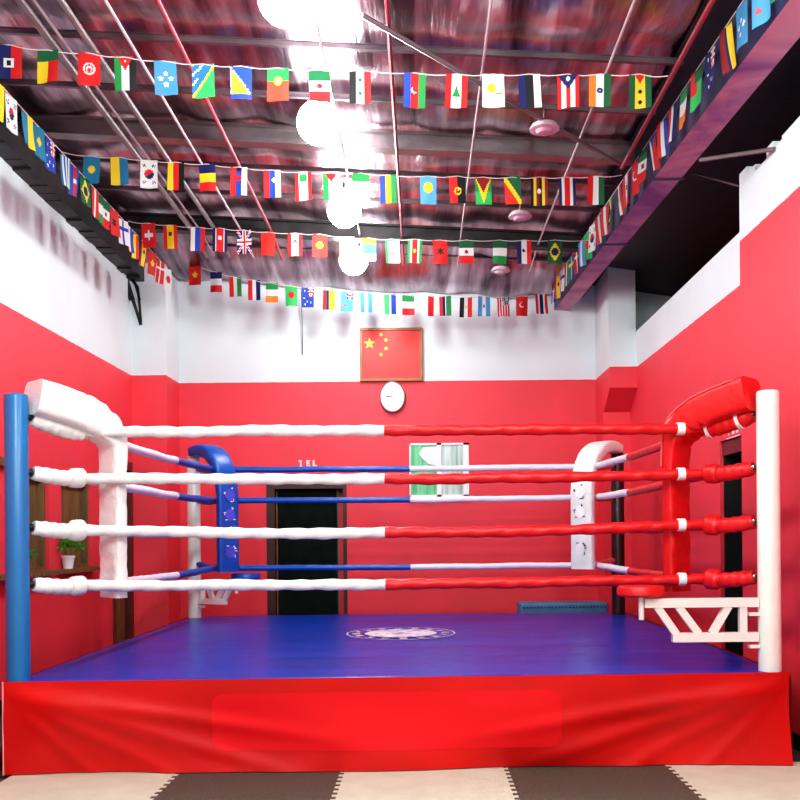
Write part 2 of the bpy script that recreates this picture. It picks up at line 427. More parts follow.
# small pale signs above the doors (three short characters)
def sign(name, fn, sx, label):
    p0 = fn(0, 0); root = thing(name, p0, label, 'sign')
    H = .085
    for cx, kind in ((-.075, 0), (0, 1), (.075, 2)):
        w = .02; t = MB(); lo, hi = cx-w, cx+w*.2
        C_ = [(lo, 0), (hi, 0), (hi, H), (lo, H)]
        if kind == 1: C_ = [(lo, 0), (cx+w*1.4, 0), (cx+w*1.4, .028), (hi, .028), (hi, .04), (cx+w, .04), (cx+w, .062), (hi, .062), (hi, .068), (cx+w*1.4, .068), (cx+w*1.4, H), (lo, H)]
        if kind == 0: C_ = [(lo, 0), (hi, 0), (hi, H), (cx-w*1.8, H), (cx-w*1.8, H-.02), (lo, H-.02)]
        if kind == 2: C_ = [(lo, 0), (cx+w*1.5, 0), (cx+w*1.5, .026), (hi, .026), (hi, H), (lo, H)]
        t.poly(C_, fn); t.build('character', M['letter'], root)
    t = MB()
    t.poly([(-.13, -.03), (.13, -.03), (.13, -.02), (-.13, -.02)], fn); t.build('underline', M['letter'], root)
cB = at(308, 467, YB-.004)
sign('door_sign', lambda a, b_: Vector((cB.x + a*1.05, YB-.004, cB.z + b_)), 1, 'tiny row of pale characters on the red wall above the dark back door')
sign('door_sign', lambda a, b_: Vector((XR-.004, 7.70 - a*1.3, 2.195 + b_*.9)), 1, 'tiny row of pale characters above the black doorway in the right wall')

# ------------------------------------------------------------------ steel purlins and pipes
def hz(x, y): return ceil_z(x)
def purlin(y, w, h, drop, name, label, mat, x0=-3.3, x1=1.75, cat='beam', flange=True):
    t = MB()
    for (a, b_) in ((x0, x1),):
        p, q = Vector((a, y, ceil_z(a) - drop)), Vector((b_, y, ceil_z(b_) - drop))
        t.bar(p, q, w*.35, h)
        if flange:
            o = Vector((0, 0, h/2)); t.bar(p-o, q-o, w, h*.14); t.bar(p+o, q+o, w, h*.14)
    root = t.build(name, mat, None, loc=Vector((x0, y, ceil_z(x0)-drop)))
    return tag(root, label, cat, 'thin steel purlins under the foil' if name == 'steel_purlin' else None)
purlin(7.9, .13, .13, .06, 'steel_beam', 'thick grey steel beam crossing the ceiling behind the front row of flags', M['metal'])
purlin(10.2, .12, .15, .09, 'steel_beam', 'black steel beam crossing the ceiling behind the third row of flags', M['darksteel'])
for y, txt in ((4.5, 'thin steel purlin crossing the foil at the very front, above the frame'), (5.6, 'thin steel purlin crossing the foil nearest the top of the view'),
               (6.4, 'thin steel purlin crossing the foil just before the front flag row'), (7.15, 'thin steel purlin between the front flag row and the thick grey beam'),
               (8.6, 'thin steel purlin just behind the second flag row'), (9.3, 'thin steel purlin between the second and third flag rows'), (11.0, 'thin steel purlin between the third and the back flag rows')):
    purlin(y, .032, .035, .05, 'steel_purlin', txt, M['purlin'])
def pipe(x0, y0, x1, y1, r, mat, label, drop=.14, name='conduit_pipe'):
    t = MB(); n = 10; pts = []
    for i in range(n+1):
        u = i/n; x = x0+(x1-x0)*u; y = y0+(y1-y0)*u
        pts.append(Vector((x, y, ceil_z(x)-drop-(.0 if y < 10.3 else .12*(y-10.3)))))
    t.tube(pts, r, 8)
    return tag(t.build(name, mat, None, loc=pts[0], smooth=True), label, 'pipe', 'pipes fixed under the foil ceiling')
def px_x(px): return (px - CX) / (538.0/ (3.2))   # lateral place of a line that leaves the top edge at px
for px, r, mt, lb in ((20, .03, 'grey_pipe', 'thick dark pipe running back, leftmost under the foil'), (34, .010, 'white_pipe', 'thin pale pipe beside the leftmost thick dark pipe'),
                      (62, .022, 'grey_pipe', 'dark pipe running back, second from the left wall'), (108, .012, 'white_pipe', 'pale pipe running back above the red flag with white ring'),
                      (162, .016, 'red_pipe', 'dull red pipe running back above the light blue starred flag'), (318, .010, 'white_pipe', 'pale pipe running back just right of the lit lamps'),
                      (392, .014, 'red_pipe', 'red pipe running back near the middle of the ceiling'), (494, .009, 'white_pipe', 'thin pale pipe running back above the white island flag'),
                      (631, .010, 'white_pipe', 'thin pale pipe running back above the orange white and green flag'), (704, .018, 'red_pipe', 'red pipe running back nearest the purple beam')):
    x = px_x(px)
    pipe(x, 3.6, x - .0, 10.9 if px != 704 else 8, r, M[mt], lb)
pipe(-.33, 5.78, 1.62, 7.85, .016, M['grey_pipe'], 'slim grey brace rod running diagonally across the ceiling', .17, 'brace_rod')
# two tubes under the dark soffit
t = MB(); t.tube([at(700, 160, 7.0), at(775, 149, 6.6)], .016, 8); tag(t.build('conduit_pipe', M['grey_pipe'], None, loc=at(700, 160, 7.0), smooth=True), 'grey tube crossing under the black soffit right of the purple beam', 'pipe')
t = MB(); t.tube([at(694, 173, 7.9), at(742, 187, 7.5)], .008, 8); tag(t.build('conduit_pipe', M['grey_pipe'], None, loc=at(694, 173, 7.9), smooth=True), 'thin grey rod under the black soffit reaching the top of the right wall', 'pipe')

# ------------------------------------------------------------------ ceiling lamps
def lamp(x, y, z, on, label):
    root = thing('ceiling_lamp', (x, y, z), label, 'lamp', 'lit ceiling lamps' if on else 'unlit ceiling lamps')
    t = MB()
    if on: t.lathe((x, y, z), [(.02, .20), (.045, .195), (.05, .14)], 20)
    else: t.lathe((x, y, z), [(.02, .05), (.09, .04), (.11, .01), (.11, .0), (.09, -.005)], 28)
    t.build('housing', M['housing'], root, smooth=True)
    t = MB(); t.tube([(x, y, z+.04), (x, y, ceil_z(x)-.02)], .012, 8); t.build('stem', M['metal'], root, smooth=True)
    t = MB()
    if on: t.lathe((x, y, z), [(.155*math.sin(a*PI/14)+.001, -.155*math.cos(a*PI/14)) for a in range(15)], 32)  # globe enlarged so its shape stands in for the glare
    else: t.lathe((x, y, z), [(.004, -.03), (.05, -.026), (.068, -.005)], 28)
    t.build('bulb', M['bulb'] if on else M['bulb_off'], root, smooth=True)
def mk_light(x, y, z, e, col=(.90, 1, .97), r=.05):
    l = bpy.data.lights.new('fill_light', 'POINT'); l.energy = e; l.color = col; l.shadow_soft_size = r
    o = bpy.data.objects.new('fill_light', l); COL.objects.link(o); o.location = (x, y, z)
ZL = 4.42
for px, py, lb in ((290, -4, 'lit ceiling lamp nearest the camera, cut by the top edge'), (322, 122, 'glaring lit ceiling lamp between the first and second rows of flags'),
                   (347, 210, 'glaring lit ceiling lamp just behind the second row of flags'), (356, 260, 'lit ceiling lamp farthest back, before the white end wall')):
    d = (ZL-EYE)*F/(CY-py); lamp((px-CX)*d/F, d, ZL, True, lb)
for px, py, lb in ((548, 131, 'unlit round ceiling lamp right of centre, between the first and second flag rows'), (523, 218, 'unlit round ceiling lamp right of centre, just behind the second flag row'), (503, 272, 'unlit round ceiling lamp right of centre, behind the third flag row')):
    zz = 4.40; d = (zz-EYE)*F/(CY-py); lamp((px-CX)*d/F, d, zz, False, lb)
# unseen fill lights added where the lamp rows would run on behind the camera
mk_light(1.0, 4.3, 4.3, 50, r=.12)  # added above the frame to brighten the right wall
for (x, y) in ((-1.3, 2.6), (1.0, 2.6), (-1.3, .6), (1.0, .6)):
    mk_light(x, y, 4.1, 120, r=.15)

# ------------------------------------------------------------------ floor mats
def teeth(t): return .014 if int(math.floor(t / .0454)) % 2 else -.014
def mat_tile(ix, iy, dark):
    x0, y0 = -2.43 + ix*.973, 4.92 - iy*.973
    pts = []; n = 22
    def edge(fixed, a0, a1, horiz, flat):
        rng = [(a0 + (a1-a0)*k/n) for k in range(n+1)]
        for k in range(n):
            mid = (rng[k]+rng[k+1])/2; s = 0 if flat else (.013 if int(round((mid - min(a0, a1))*n/.973 - .5)) % 2 else -.013)
            if k == 0 or k == n-1: s = 0
            for v in (rng[k], rng[k+1]):
                pts.append((v, fixed+s) if horiz else (fixed+s, v))
    q_ = .973
    edge(y0, x0, x0+q_, True, False); edge(x0+q_, y0, y0+q_, False, ix == 4)
    edge(y0+q_, x0+q_, x0, True, iy == 0); edge(x0, y0+q_, y0, False, ix == 0)
    q = []
    for p in pts:
        if not q or (abs(p[0]-q[-1][0]) + abs(p[1]-q[-1][1])) > 1e-6: q.append(p)
    if abs(q[0][0]-q[-1][0]) + abs(q[0][1]-q[-1][1]) < 1e-6: q.pop()
    n_ = len(q); t = MB()
    t.add([(a, b_, 0) for a, b_ in q] + [(a, b_, .015) for a, b_ in q],
          [tuple(reversed(range(n_))), tuple(range(n_, 2*n_))] + [(i, (i+1) % n_, n_+(i+1) % n_, n_+i) for i in range(n_)])
    return t.build('foam_mat', M['dark_foam'] if dark else M['cream_foam'], None, loc=Vector((x0+.5, y0+.5, 0)))
where = ['leftmost along the red skirt', 'left of the middle along the red skirt', 'in the middle along the red skirt', 'right of the middle along the red skirt', 'rightmost along the red skirt']
for iy in range(3):
    for ix in range(5):
        dark = (ix + iy) % 2 == 1
        o = mat_tile(ix, iy, dark)
        r = '' if iy == 0 else (', second row out' if iy == 1 else ', third row out')
        tag(o, ('charcoal' if dark else 'cream') + ' foam mat ' + where[ix] + r, 'floor mat', 'interlocking foam floor mats')

# ------------------------------------------------------------------ the ring platform
DZ = .563
FLp, FRp, BRp, BLp = Vector((-2.47, 5.72, 0)), Vector((2.20, 5.84, 0)), Vector((2.25, 10.6, 0)), Vector((-2.53, 10.6, 0))
ring = thing('ring_platform', ((FLp+FRp+BRp+BLp)/4), 'low boxing ring platform with glossy blue canvas and a red vinyl skirt', 'boxing ring')
def bil(u, v): return (FLp*(1-u)+FRp*u)*(1-v) + (BLp*(1-u)+BRp*u)*v
def canv(u, v):
    p = bil(u, v); p.z = DZ + .004*noise.noise((p.x*.8, p.y*3, 1)) + .003*noise.noise((p.x*3, p.y*6, 4))
    e = min(u, 1-u, v, 1-v)
    if e < .004: p.z -= .02
    return p
t = MB(); t.grid(canv, 120, 120); t.build('canvas', M['canvas'], ring, smooth=True)
t = MB(); c4 = [bil(.015, .02), bil(.985, .02), bil(.985, .98), bil(.015, .98)]
t.add([p + Vector((0, 0, .38)) for p in c4] + [p + Vector((0, 0, .52)) for p in c4], [(3,2,1,0),(4,5,6,7),(0,1,5,4),(1,2,6,5),(2,3,7,6),(3,0,4,7)])
t.build('deck', M['wood'], ring)
for (u, v) in ((.05, .05), (.5, .05), (.95, .05), (.05, .95), (.5, .95), (.95, .95)):
    p = bil(u, v); t = MB(); t.box((p.x-.04, p.y-.04, 0), (p.x+.04, p.y+.04, .38)); t.build('leg', M['darksteel'], ring)
# skirt: four hanging sides with folds
def fold(s, z, L):
    """outward billow of the skirt at s metres along the front and height z"""
    h = (DZ - z) / DZ
    f = .020*math.sin(2.2*s + 3.0*h + .6) * h + .010*math.sin(5.1*s - 4.0*h) * h
    # long sag folds fanning from both top corners
    for (c, sg) in ((0.0, 1), (L, -1)):
        d = (s - c) * sg
        if 0 < d < 2.2:
            for (ang, amp) in ((.16, .026), (.30, .020), (.52, .014), (1.0, .010)):
                q = h*DZ - d*ang - .05
                f += amp * math.exp(-(q/.045)**2) * min(1, d*3) * max(0, 1 - d/2.2)
    f += .010*noise.noise((s*2.0, z*4, 0)) * h
    return 1.7 * f * (.25 + .75*min(1, h*3))
def side(A, B, nu, zb=.02, off=0, s0=None, s1=None, z0=None, z1=None):
    d = (B-A); L = d.length; d.normalize(); nrm = Vector((d.y, -d.x, 0))
    def fn(u, v):
        s = (s0 if s0 is not None else 0) + u*((s1 if s1 is not None else L) - (s0 or 0))
        zt, zb_ = (z1 if z1 is not None else DZ+.006), (z0 if z0 is not None else zb)
        z = zt + (zb_-zt)*v
        return A + d*s + nrm*(.012 + fold(s, z, L) + off) + Vector((0, 0, z))
    return fn, L
t = MB()
fn, LF = side(FLp, FRp, 0); t.grid(fn, 160, 24)
f2, _ = side(FRp, BRp, 0, .03, z1=DZ-.012); t.grid(f2, 60, 12)
f3, _ = side(BRp, BLp, 0, z1=DZ-.012); t.grid(f3, 60, 12)
f4, _ = side(BLp, FLp, 0, z1=DZ-.012); t.grid(f4, 60, 12)
sk = t.build('skirt', M['skirt'], ring, smooth=True)
# plain brighter rectangle with rounded corners on the front of the skirt
sa = (at(212, 720, 5.75).x - FLp.x); sb = (at(562, 720, 5.78).x - FLp.x); za, zb = at(380, 750, 5.75).z, at(380, 692, 5.75).z
nU, nV = 90, 16; t = MB(); rad = .07
fp, _ = side(FLp, FRp, 0, off=.003, s0=sa, s1=sb, z0=za, z1=zb)
def rr(u, v):
    W, H = sb-sa, zb-za; x, y = u*W, v*H
    if v < rad/H:
        ins = rad - math.sqrt(max(0, rad*rad - (rad-y)**2))
    elif v > 1-rad/H:
        ins = rad - math.sqrt(max(0, rad*rad - (y-(H-rad))**2))
    else: ins = 0
    x = ins + u*(W-2*ins); return fp(x/W, v)
t.grid(rr, nU, 24); t.build('plain_panel', M['patch'], sk, smooth=True)
t = MB(); t.tube([fn(0, 0)+Vector((-.004, -.004, 0)), fn(0, 1)+Vector((-.004, -.004, 0))], .005, 6); t.build('hem', M['hem'], sk)
# canvas logo
cl = Vector((-.19, 8.38, DZ+.009))
t = MB()
def ann(r0, r1, a0=0, a1=2*PI, n=72):
    vs = []; 
    for k in range(n+1):
        a = a0+(a1-a0)*k/n; vs += [cl+Vector((r0*math.cos(a), r0*math.sin(a)*1.15, 0)), cl+Vector((r1*math.cos(a), r1*math.sin(a)*1.15, 0))]
    t.add(vs, [(2*k, 2*k+1, 2*k+3, 2*k+2) for k in range(n)])
ann(.455, .47); ann(.03, .31)
for k in range(16): a = 2*PI*k/16; ann(.35, .42, a, a+.16, 6)
t.build('logo_print', M['logo'], ring)

# ------------------------------------------------------------------ posts, turnbuckles, pads, ropes
ZR = [2.078, 1.789, 1.463, 1.116]
ZRB = [2.115, 1.795, 1.47, 1.10]
ZPB = [2.15, 1.82, 1.49, 1.13]            # rope heights at the pads
corners = {
 'FL': (Vector((-2.42, 5.80, 0)), Vector((1, 1, 0)).normalized()),
 'FR': (Vector((2.12, 5.93, 0)), Vector((-1, 1, 0)).normalized()),
 'BL': (Vector((-2.42, 10.30, 0)), Vector((1, -1, 0)).normalized()),
 'BR': (Vector((2.08, 10.30, 0)), Vector((-1, -1, 0)).normalized())}
cname = {'FL': 'front left', 'FR': 'front right', 'BL': 'back left', 'BR': 'back right'}
pmat = {'FL': 'blue_paint', 'FR': 'white_paint', 'BL': 'white_paint', 'BR': 'black_paint'}
plab = {'FL': 'thick blue steel ring post at the front left corner', 'FR': 'thick white steel ring post at the front right corner',
        'BL': 'white ring post standing behind the blue corner pad', 'BR': 'dark maroon ring post standing behind the small white corner pad'}
vm = {'FL': 'white_cloth', 'FR': 'red_vinyl', 'BL': 'blue_vinyl', 'BR': 'pink'}
padm = {'FL': 'white_cloth', 'FR': 'red_vinyl', 'BL': 'blue_vinyl', 'BR': 'white_vinyl'}
level = ['top', 'second', 'third', 'bottom']
ZP = [2.145, 1.81, 1.478, 1.135]
SJ, SP = .41, .632
J = {}
for c, (P, D) in corners.items():
    top = 2.275; SP = .615 if c == 'FL' else .632
    root = thing('ring_post', P + Vector((0, 0, DZ)), plab[c], 'post')
    t = MB(); r = .0685
    t.lathe(P, [(r, DZ+.0), (r, top-.012), (r-.004, top-.004), (r-.012, top)], 32)
    t.build('pole', M[pmat[c]], root, smooth=True)
    for k in range(4):
        t = MB(); p0 = P + D*(r-.004) + Vector((0, 0, ZP[k])); t.tube([p0, p0+D*.03], .018, 12); t.build('eye_bolt', M['black'], root, smooth=True)
    J[c] = []
    for k in range(4):
        a = P + D*(r+.014) + Vector((0, 0, ZP[k])); b_ = P + D*SJ + Vector((0, 0, (ZR if c[0] == 'F' else ZRB)[k]))
        J[c].append(b_)
        col = {'FL': 'white', 'FR': 'red', 'BL': 'blue', 'BR': 'faded pink'}[c]
        tr_ = thing('turnbuckle_cover', a, '%s padded sleeve at %s rope level joining the %s post to its rope' % (col, level[k], cname[c]), 'turnbuckle', 'padded turnbuckle sleeves at the %s post' % cname[c])
        rad_ = (.056 if k == 0 else .048) if c[0] == 'F' else .036
        def path(u0, u1, n=12, sag=.012):
            return [a.lerp(b_, u0+(u1-u0)*i/n) + Vector((0, 0, -sag*math.sin(PI*(u0+(u1-u0)*i/n)))) for i in range(n+1)]
        ph = random.uniform(0, 6)
        t = MB(); t.tube(path(.04, 1.0, 20), [rad_*(.86 + .14*min(1, i/4)) * (1+.05*math.sin(i*1.7+ph)) for i in range(21)], 14, rf=lambda th, L: 1+.05*math.sin(3*th+20*L))
        t.build('sleeve', M[vm[c]], tr_, smooth=True)
        t = MB(); t.tube([a-D*.015, a+D*.03], .016, 10); t.tube([a, a+D*.012], .024, 12); t.build('hook', M['chrome'] if c == 'FR' else M['black'], tr_, smooth=True)
        if c[0] == 'F':
            if k > 0:
                t = MB(); pp = path(.74, 1.03, 8); t.tube(pp, [rad_*x for x in (1.12, 1.3, 1.36, 1.34, 1.38, 1.33, 1.36, 1.3, 1.08)], 14, rf=lambda th, L: 1+.06*math.sin(2*th+9*L+ph)); t.build('wrap', M[vm[c]], tr_, smooth=True)
            elif c == 'FR':
                for u in (.30, .93):
                    t = MB(); t.tube(path(u-.03, u+.03, 3), rad_*1.16, 14); t.build('tie_band', M['white_cloth'], tr_, smooth=True)
    # corner pad
    S = D.cross(Vector((0, 0, 1)))
    if c[0] == 'F':
        path_p = [(.095, 2.265, .215), (.2, 2.245, .22), (.32, 2.215, .22), (.42, 2.185, .215), (.50, 2.145, .20), (.555, 2.11, .185), (.60, 2.055, .15), (.622, 1.99, .10)]
        W0 = .25 if c == 'FL' else .24
    else:
        path_p = [(.095, 2.31, .10), (.17, 2.325, .115), (.26, 2.325, .125), (.36, 2.30, .125), (.45, 2.245, .12), (.53, 2.165, .11), (.585, 2.07, .10), (.612, 1.96, .09)]
        W0 = .235 if c == 'BL' else .26
    n = 14
    path_p += [(SP, 1.86 - (1.86-1.03)*i/n, .085 + .006*math.sin(i*2.1+len(c))) for i in range(n+1)]
    if c[0] == 'B': path_p = [(a_, max(z_, 1.06), q_) for a_, z_, q_ in path_p]
    pr = thing('corner_pad', P + D*SP + Vector((0, 0, 1.03)), {'FL': 'tall white padded corner cover curling over to the blue post', 'FR': 'tall red padded corner cover curling over to the white front post',
               'BL': 'blue corner pad with curled top and four printed marks down it', 'BR': 'small white corner pad with curled top and black printed marks'}[c], 'corner pad')
    # refine the path
    fine = []
    for i in range(len(path_p)-1):
        for q in range(4):
            u = q/4; fine.append(tuple(path_p[i][j]*(1-u)+path_p[i+1][j]*u for j in range(3)))
    fine.append(path_p[-1])
    for _ in range(1 if c[0] == 'F' else 3):
        fine = [fine[0]] + [tuple((fine[i-1][j]+2*fine[i][j]+fine[i+1][j])/4 for j in range(3)) for i in range(1, len(fine)-1)] + [fine[-1]]
    seg = 28; vs = []; fs = []
    for i, (s, z, th) in enumerate(fine):
        a_, b2 = fine[max(0, i-1)], fine[min(len(fine)-1, i+1)]
        tx, tz = b2[0]-a_[0], b2[1]-a_[1]; l = math.hypot(tx, tz); nx, nz = -tz/l, tx/l
        cen = P + D*s + Vector((0, 0, z)); nv = D*nx + Vector((0, 0, nz))
        Wd = W0 * (1.0 if s > .5 else 1.06)
        for k in range(seg):
            a = 2*PI*k/seg; ca, sa_ = math.cos(a), math.sin(a); e = .38
            xx = math.copysign(abs(ca)**e, ca)*Wd/2; yy = math.copysign(abs(sa_)**e, sa_)*th/2
            wr = 0
            if c[0] == 'F':
                wr = .007*noise.noise((s*14+ca*2, z*14, sa_*2+3)) + ((.010 if c == 'FR' else .005)*math.sin(s*95 + ca*2.5 + z*20)*min(1, (s-.3)/.1) if .3 < s < .61 else 0)
            vs.append(cen + S*xx + nv*(yy + wr))
    nn = len(fine)
    for i in range(nn-1):
        for k in range(seg): fs.append((i*seg+k, i*seg+(k+1) % seg, (i+1)*seg+(k+1) % seg, (i+1)*seg+k))
    fs += [tuple(reversed(range(seg))), tuple((nn-1)*seg+k for k in range(seg))]
    t = MB(); t.add(vs, fs); t.build('cushion', M[padm[c]], pr, smooth=True)
    if c == 'FR':   # pale piping along the curl + white ties where the ropes cross
        t = MB(); pts = []
        for i in range(2, 34):
            s, z, th = fine[i]; a_, b2 = fine[i-1], fine[i+1]; tx, tz = b2[0]-a_[0], b2[1]-a_[1]; l = math.hypot(tx, tz)
            sg = 1
            nv = D*(tz/l) + Vector((0, 0, -tx/l)); pts.append(P + D*s + Vector((0, 0, z)) + (-nv)*(th/2*.86)*-1 * -1 - S*(-W0/2*1.0)*-1 * 1)
        t.tube(pts, .006, 6); t.build('piping', M['pink'], pr, smooth=True)
    if c in ('BL', 'BR'):
        inner = .0425 + .006
        def on(a, z): return P + D*(SP+inner) + S*(a*(-1 if c == 'BL' else -1)) + Vector((0, 0, z))
        zs = [at(227, yy, 9.87).z for yy in (495, 515, 531, 552)] if c == 'BL' else [at(585, yy, 9.87).z for yy in (492, 512, 529, 549)]
        for i, z in enumerate(zs):
            hx, hz_ = (.058, .062) if i != 2 else (.03, .03)
            tp, tw = MB(), MB()
            tp.poly([(hx*math.cos(a*PI/10)*(1+.12*math.sin(3*a)), z+hz_*math.sin(a*PI/10)) for a in range(20)], on)
            random.seed(i*7+11)
            for q in range(6):
                an = random.uniform(0, 2*PI); a0 = hx*1.15*math.cos(an); z0 = z + hz_*1.15*math.sin(an)
                w, h = random.choice([(.03, .009), (.009, .03), (.02, .014)])
                on2 = lambda a, z: on(a, z) + D*.0015
                tw.poly([(a0-w/2, z0-h/2), (a0+w/2, z0-h/2), (a0+w/2, z0+h/2), (a0-w/2, z0+h/2)], on2)
            tq = tp.build('printed_character', M['print_purple'] if c == 'BL' else M['print_white'], pr)
            tw.build('stroke_print', M['print_white'] if c == 'BL' else M['print_black'], tq)

def rope(A, B, usplit, m1, m2, l1, l2, label, group, r, sag, twist=True):
    root = thing('ring_rope', A, label, 'rope', group)
    L = (B-A).length; n = max(24, int(L/.022))
    P_ = lambda u: A.lerp(B, u) + Vector((0, 0, -sag*4*u*(1-u) + .006*noise.noise((u*9, A.z*3, B.x))))
    for (u0, u1, mt, lb) in ((0, usplit, m1, l1), (usplit, 1, m2, l2)):
        k = max(4, int(n*(u1-u0))); pts = [P_(u0+(u1-u0)*i/k) for i in range(k+1)]
        ph = random.uniform(0, 6); tw = 1 if twist else .35
        rf = lambda th, Ls: 1 + .075*tw*math.sin(2*th + Ls*34 + ph) + .05*tw*math.sin(Ls*9+ph) + .03*tw*math.sin(th+Ls*61)
        t = MB(); t.tube(pts, r, 14, rf=rf)
        tag(t.build('sleeve', M[mt], root, smooth=True), lb)
    return root
for k in range(4):
    A, B = J['FL'][k], J['FR'][k]; u = (-.235 - A.x)/(B.x-A.x)
    rt = rope(A, B, u, 'white_cloth', 'red_vinyl', 'white wrapped half', 'red wrapped half', '%s rope of the front side, white wrapped on the left and red on the right' % level[k], 'front ring ropes', .034, (.0, .02, .035, .015)[k])
    t = MB(); q = B + (A-B).normalized()*.17; dd = (A-B).normalized(); t.tube([q-dd*.024, q+dd*.024], .041, 14); t.build('tie_band', M['white_cloth'], rt, smooth=True)
    A, B = J['BL'][k], J['BR'][k]; u = (-.12 - A.x)/(B.x-A.x)
    rope(A, B, u, 'blue_vinyl', 'lilac_vinyl', 'blue sleeve half', 'white sleeve half', '%s rope of the far side, blue on the left and white on the right' % level[k], 'far ring ropes', .030, .01, False)
    A, B = J['FL'][k], J['BL'][k]; u = (8.4-A.y)/(B.y-A.y)
    rope(A, B, u, 'lilac_vinyl', 'blue_vinyl', 'white near half', 'blue far half', '%s rope of the left side, white near and blue far' % level[k], 'left ring ropes', .033, .02, False)
    A, B = J['FR'][k], J['BR'][k]; u = (8.41-A.y)/(B.y-A.y)
    rope(A, B, u, 'red_vinyl', 'lilac_vinyl', 'red near half', 'white far half', '%s rope of the right side, red near and white far' % level[k], 'right ring ropes', .033, .02, False)

# swing-out corner stools (truss arm + round seat)
def stool(P, dirv, ztop, zbot, length, seatmat, seat_c, label, seat_r, square=False):
    root = thing('corner_stool', P, label, 'stool')
    side_ = dirv.cross(Vector((0, 0, 1)))
    T = lambda s, z, o=0: P + dirv*s + side_*o + Vector((0, 0, z))
    b = .056
    t = MB()
    t.bar(T(.072, ztop-b/2), T(length, ztop-b/2), .05, b); t.bar(T(.072, zbot+b/2), T(length*.78, zbot+b/2), .05, b)
    t.build('arm_rails', M['white_paint'], root)
    for (s0, s1) in ((.90, .75), (.73, .57), (.33, .46), (.215, .215)):
        t = MB(); t.bar(T(length*s0, ztop-b*.9), T(length*s1, zbot+b*.9), .04, .045, Vector((1, 0, 0)) if s0 == s1 else Vector((0, 0, 1)))
        t.build('strut', M['white_paint'], root)
    t = MB()
    for z in (ztop-.1, zbot-.03):
        t.bar(T(.066, z, 0), T(.13, z, 0), .05, .02)
    t.build('hinge', M['white_paint'], root)
    t = MB(); e = T(length+.018, 0); t.tube([Vector((e.x, e.y, P.z+ztop-.13)), Vector((e.x, e.y, P.z+ztop+.01))], .017, 12); t.build('pivot_rod', M['white_paint'], root, smooth=True)
    t = MB(); zc = P.z+ztop+.01
    t.lathe((e.x+seat_c[0], e.y+seat_c[1], 0), [(seat_r*.9, zc), (seat_r, zc+.012), (seat_r, zc+.05), (seat_r*.93, zc+.064), (seat_r*.5, zc+.068)], 36)
    t.build('seat', M[seatmat], root, smooth=True)
P = corners['FR'][0]; stool(P, Vector((-1, .0, 0)), 1.012, .745, .765, 'red_vinyl', (.01, .06), 'white truss arm carrying a round red corner seat, fixed to the white front post', .145)
P = corners['BL'][0]; stool(P, Vector((.86, -.50, 0)).normalized(), .965, .715, .56, 'blue_vinyl', (.09, .05), 'small white truss arm with a dark blue seat below the blue corner pad', .15)

# ------------------------------------------------------------------ things on the back wall, plants, odds
fr = at(391, 381, 11.96); root = thing('framed_flag', (fr.x, 11.96, fr.z), 'framed red flag with one large and four small yellow stars on the back wall', 'framed flag')
tl, brr = at(359.5, 328, 11.96), at(423, 381, 11.96); x0, x1, z1, z0 = tl.x, brr.x, tl.z, brr.z
t = MB(); w = .035
t.box((x0, 11.95, z0), (x1, 11.99, z0+w)); t.box((x0, 11.95, z1-w), (x1, 11.99, z1)); t.box((x0, 11.95, z0+w), (x0+w, 11.99, z1-w)); t.box((x1-w, 11.95, z0+w), (x1, 11.99, z1-w))
t.build('frame', M['gold'], root, bevel=.006)
t = MB(); t.box((x0+w, 11.965, z0+w), (x1-w, 11.99, z1-w)); cloth = t.build('flag_cloth', M['flagred'], root)
def star(mb, cx, cz, R, rot, fn):
    pts = [((R if k % 2 == 0 else R*.42)*math.sin(rot+k*PI/5)+cx, (R if k % 2 == 0 else R*.42)*math.cos(rot+k*PI/5)+cz) for k in range(10)]
    for k in range(10):
        mb.add([fn(cx, cz), fn(*pts[k]), fn(*pts[(k+1) % 10])], [(0, 1, 2)])
fw = lambda a, z: Vector((a, 11.962, z))
for (px, py, R, rot) in ((369.5, 343.5, .075, 0), (381, 334.5, .03, .4), (386, 340, .03, .2), (386, 348.5, .03, 0), (381, 354.5, .03, .5)):
    t = MB(); p = at(px, py, 11.962); star(t, p.x, p.z, R, rot, fw); t.build('star', M['flagyellow'], cloth)
# oval clock
p = at(392.5, 397, 11.96); root = thing('wall_clock', (p.x, 11.98, p.z-.19), 'oval white wall clock with dark rim under the framed flag', 'clock')
def oval(mb, rx, rz, y0, y1, n=48):
    vs = [(p.x+rx*math.cos(2*PI*k/n), y, p.z+rz*math.sin(2*PI*k/n)) for y in (y0, y1) for k in range(n)]
    mb.add(vs, [tuple(range(n)), tuple(reversed(range(n, 2*n)))] + [(k, n+k, n+(k+1) % n, (k+1) % n) for k in range(n)])
t = MB(); oval(t, .16, .195, 11.94, 11.99); t.build('rim', simple('clock_rim', (.20, .02, .03), .3), root, bevel=.006)
t = MB(); oval(t, .142, .177, 11.934, 11.945); face = t.build('face', M['white_plain'], root)
t = MB(); t.box((p.x-.075, 11.930, p.z-.004), (p.x-.03, 11.934, p.z+.010)); t.box((p.x-.024, 11.930, p.z-.004), (p.x-.008, 11.934, p.z+.008)); t.build('hour_hand', M['print_black'], face)
t = MB(); t.box((p.x-.006, 11.929, p.z-.004), (p.x+.006, 11.934, p.z+.09)); t.build('minute_hand', M['metal'], face)

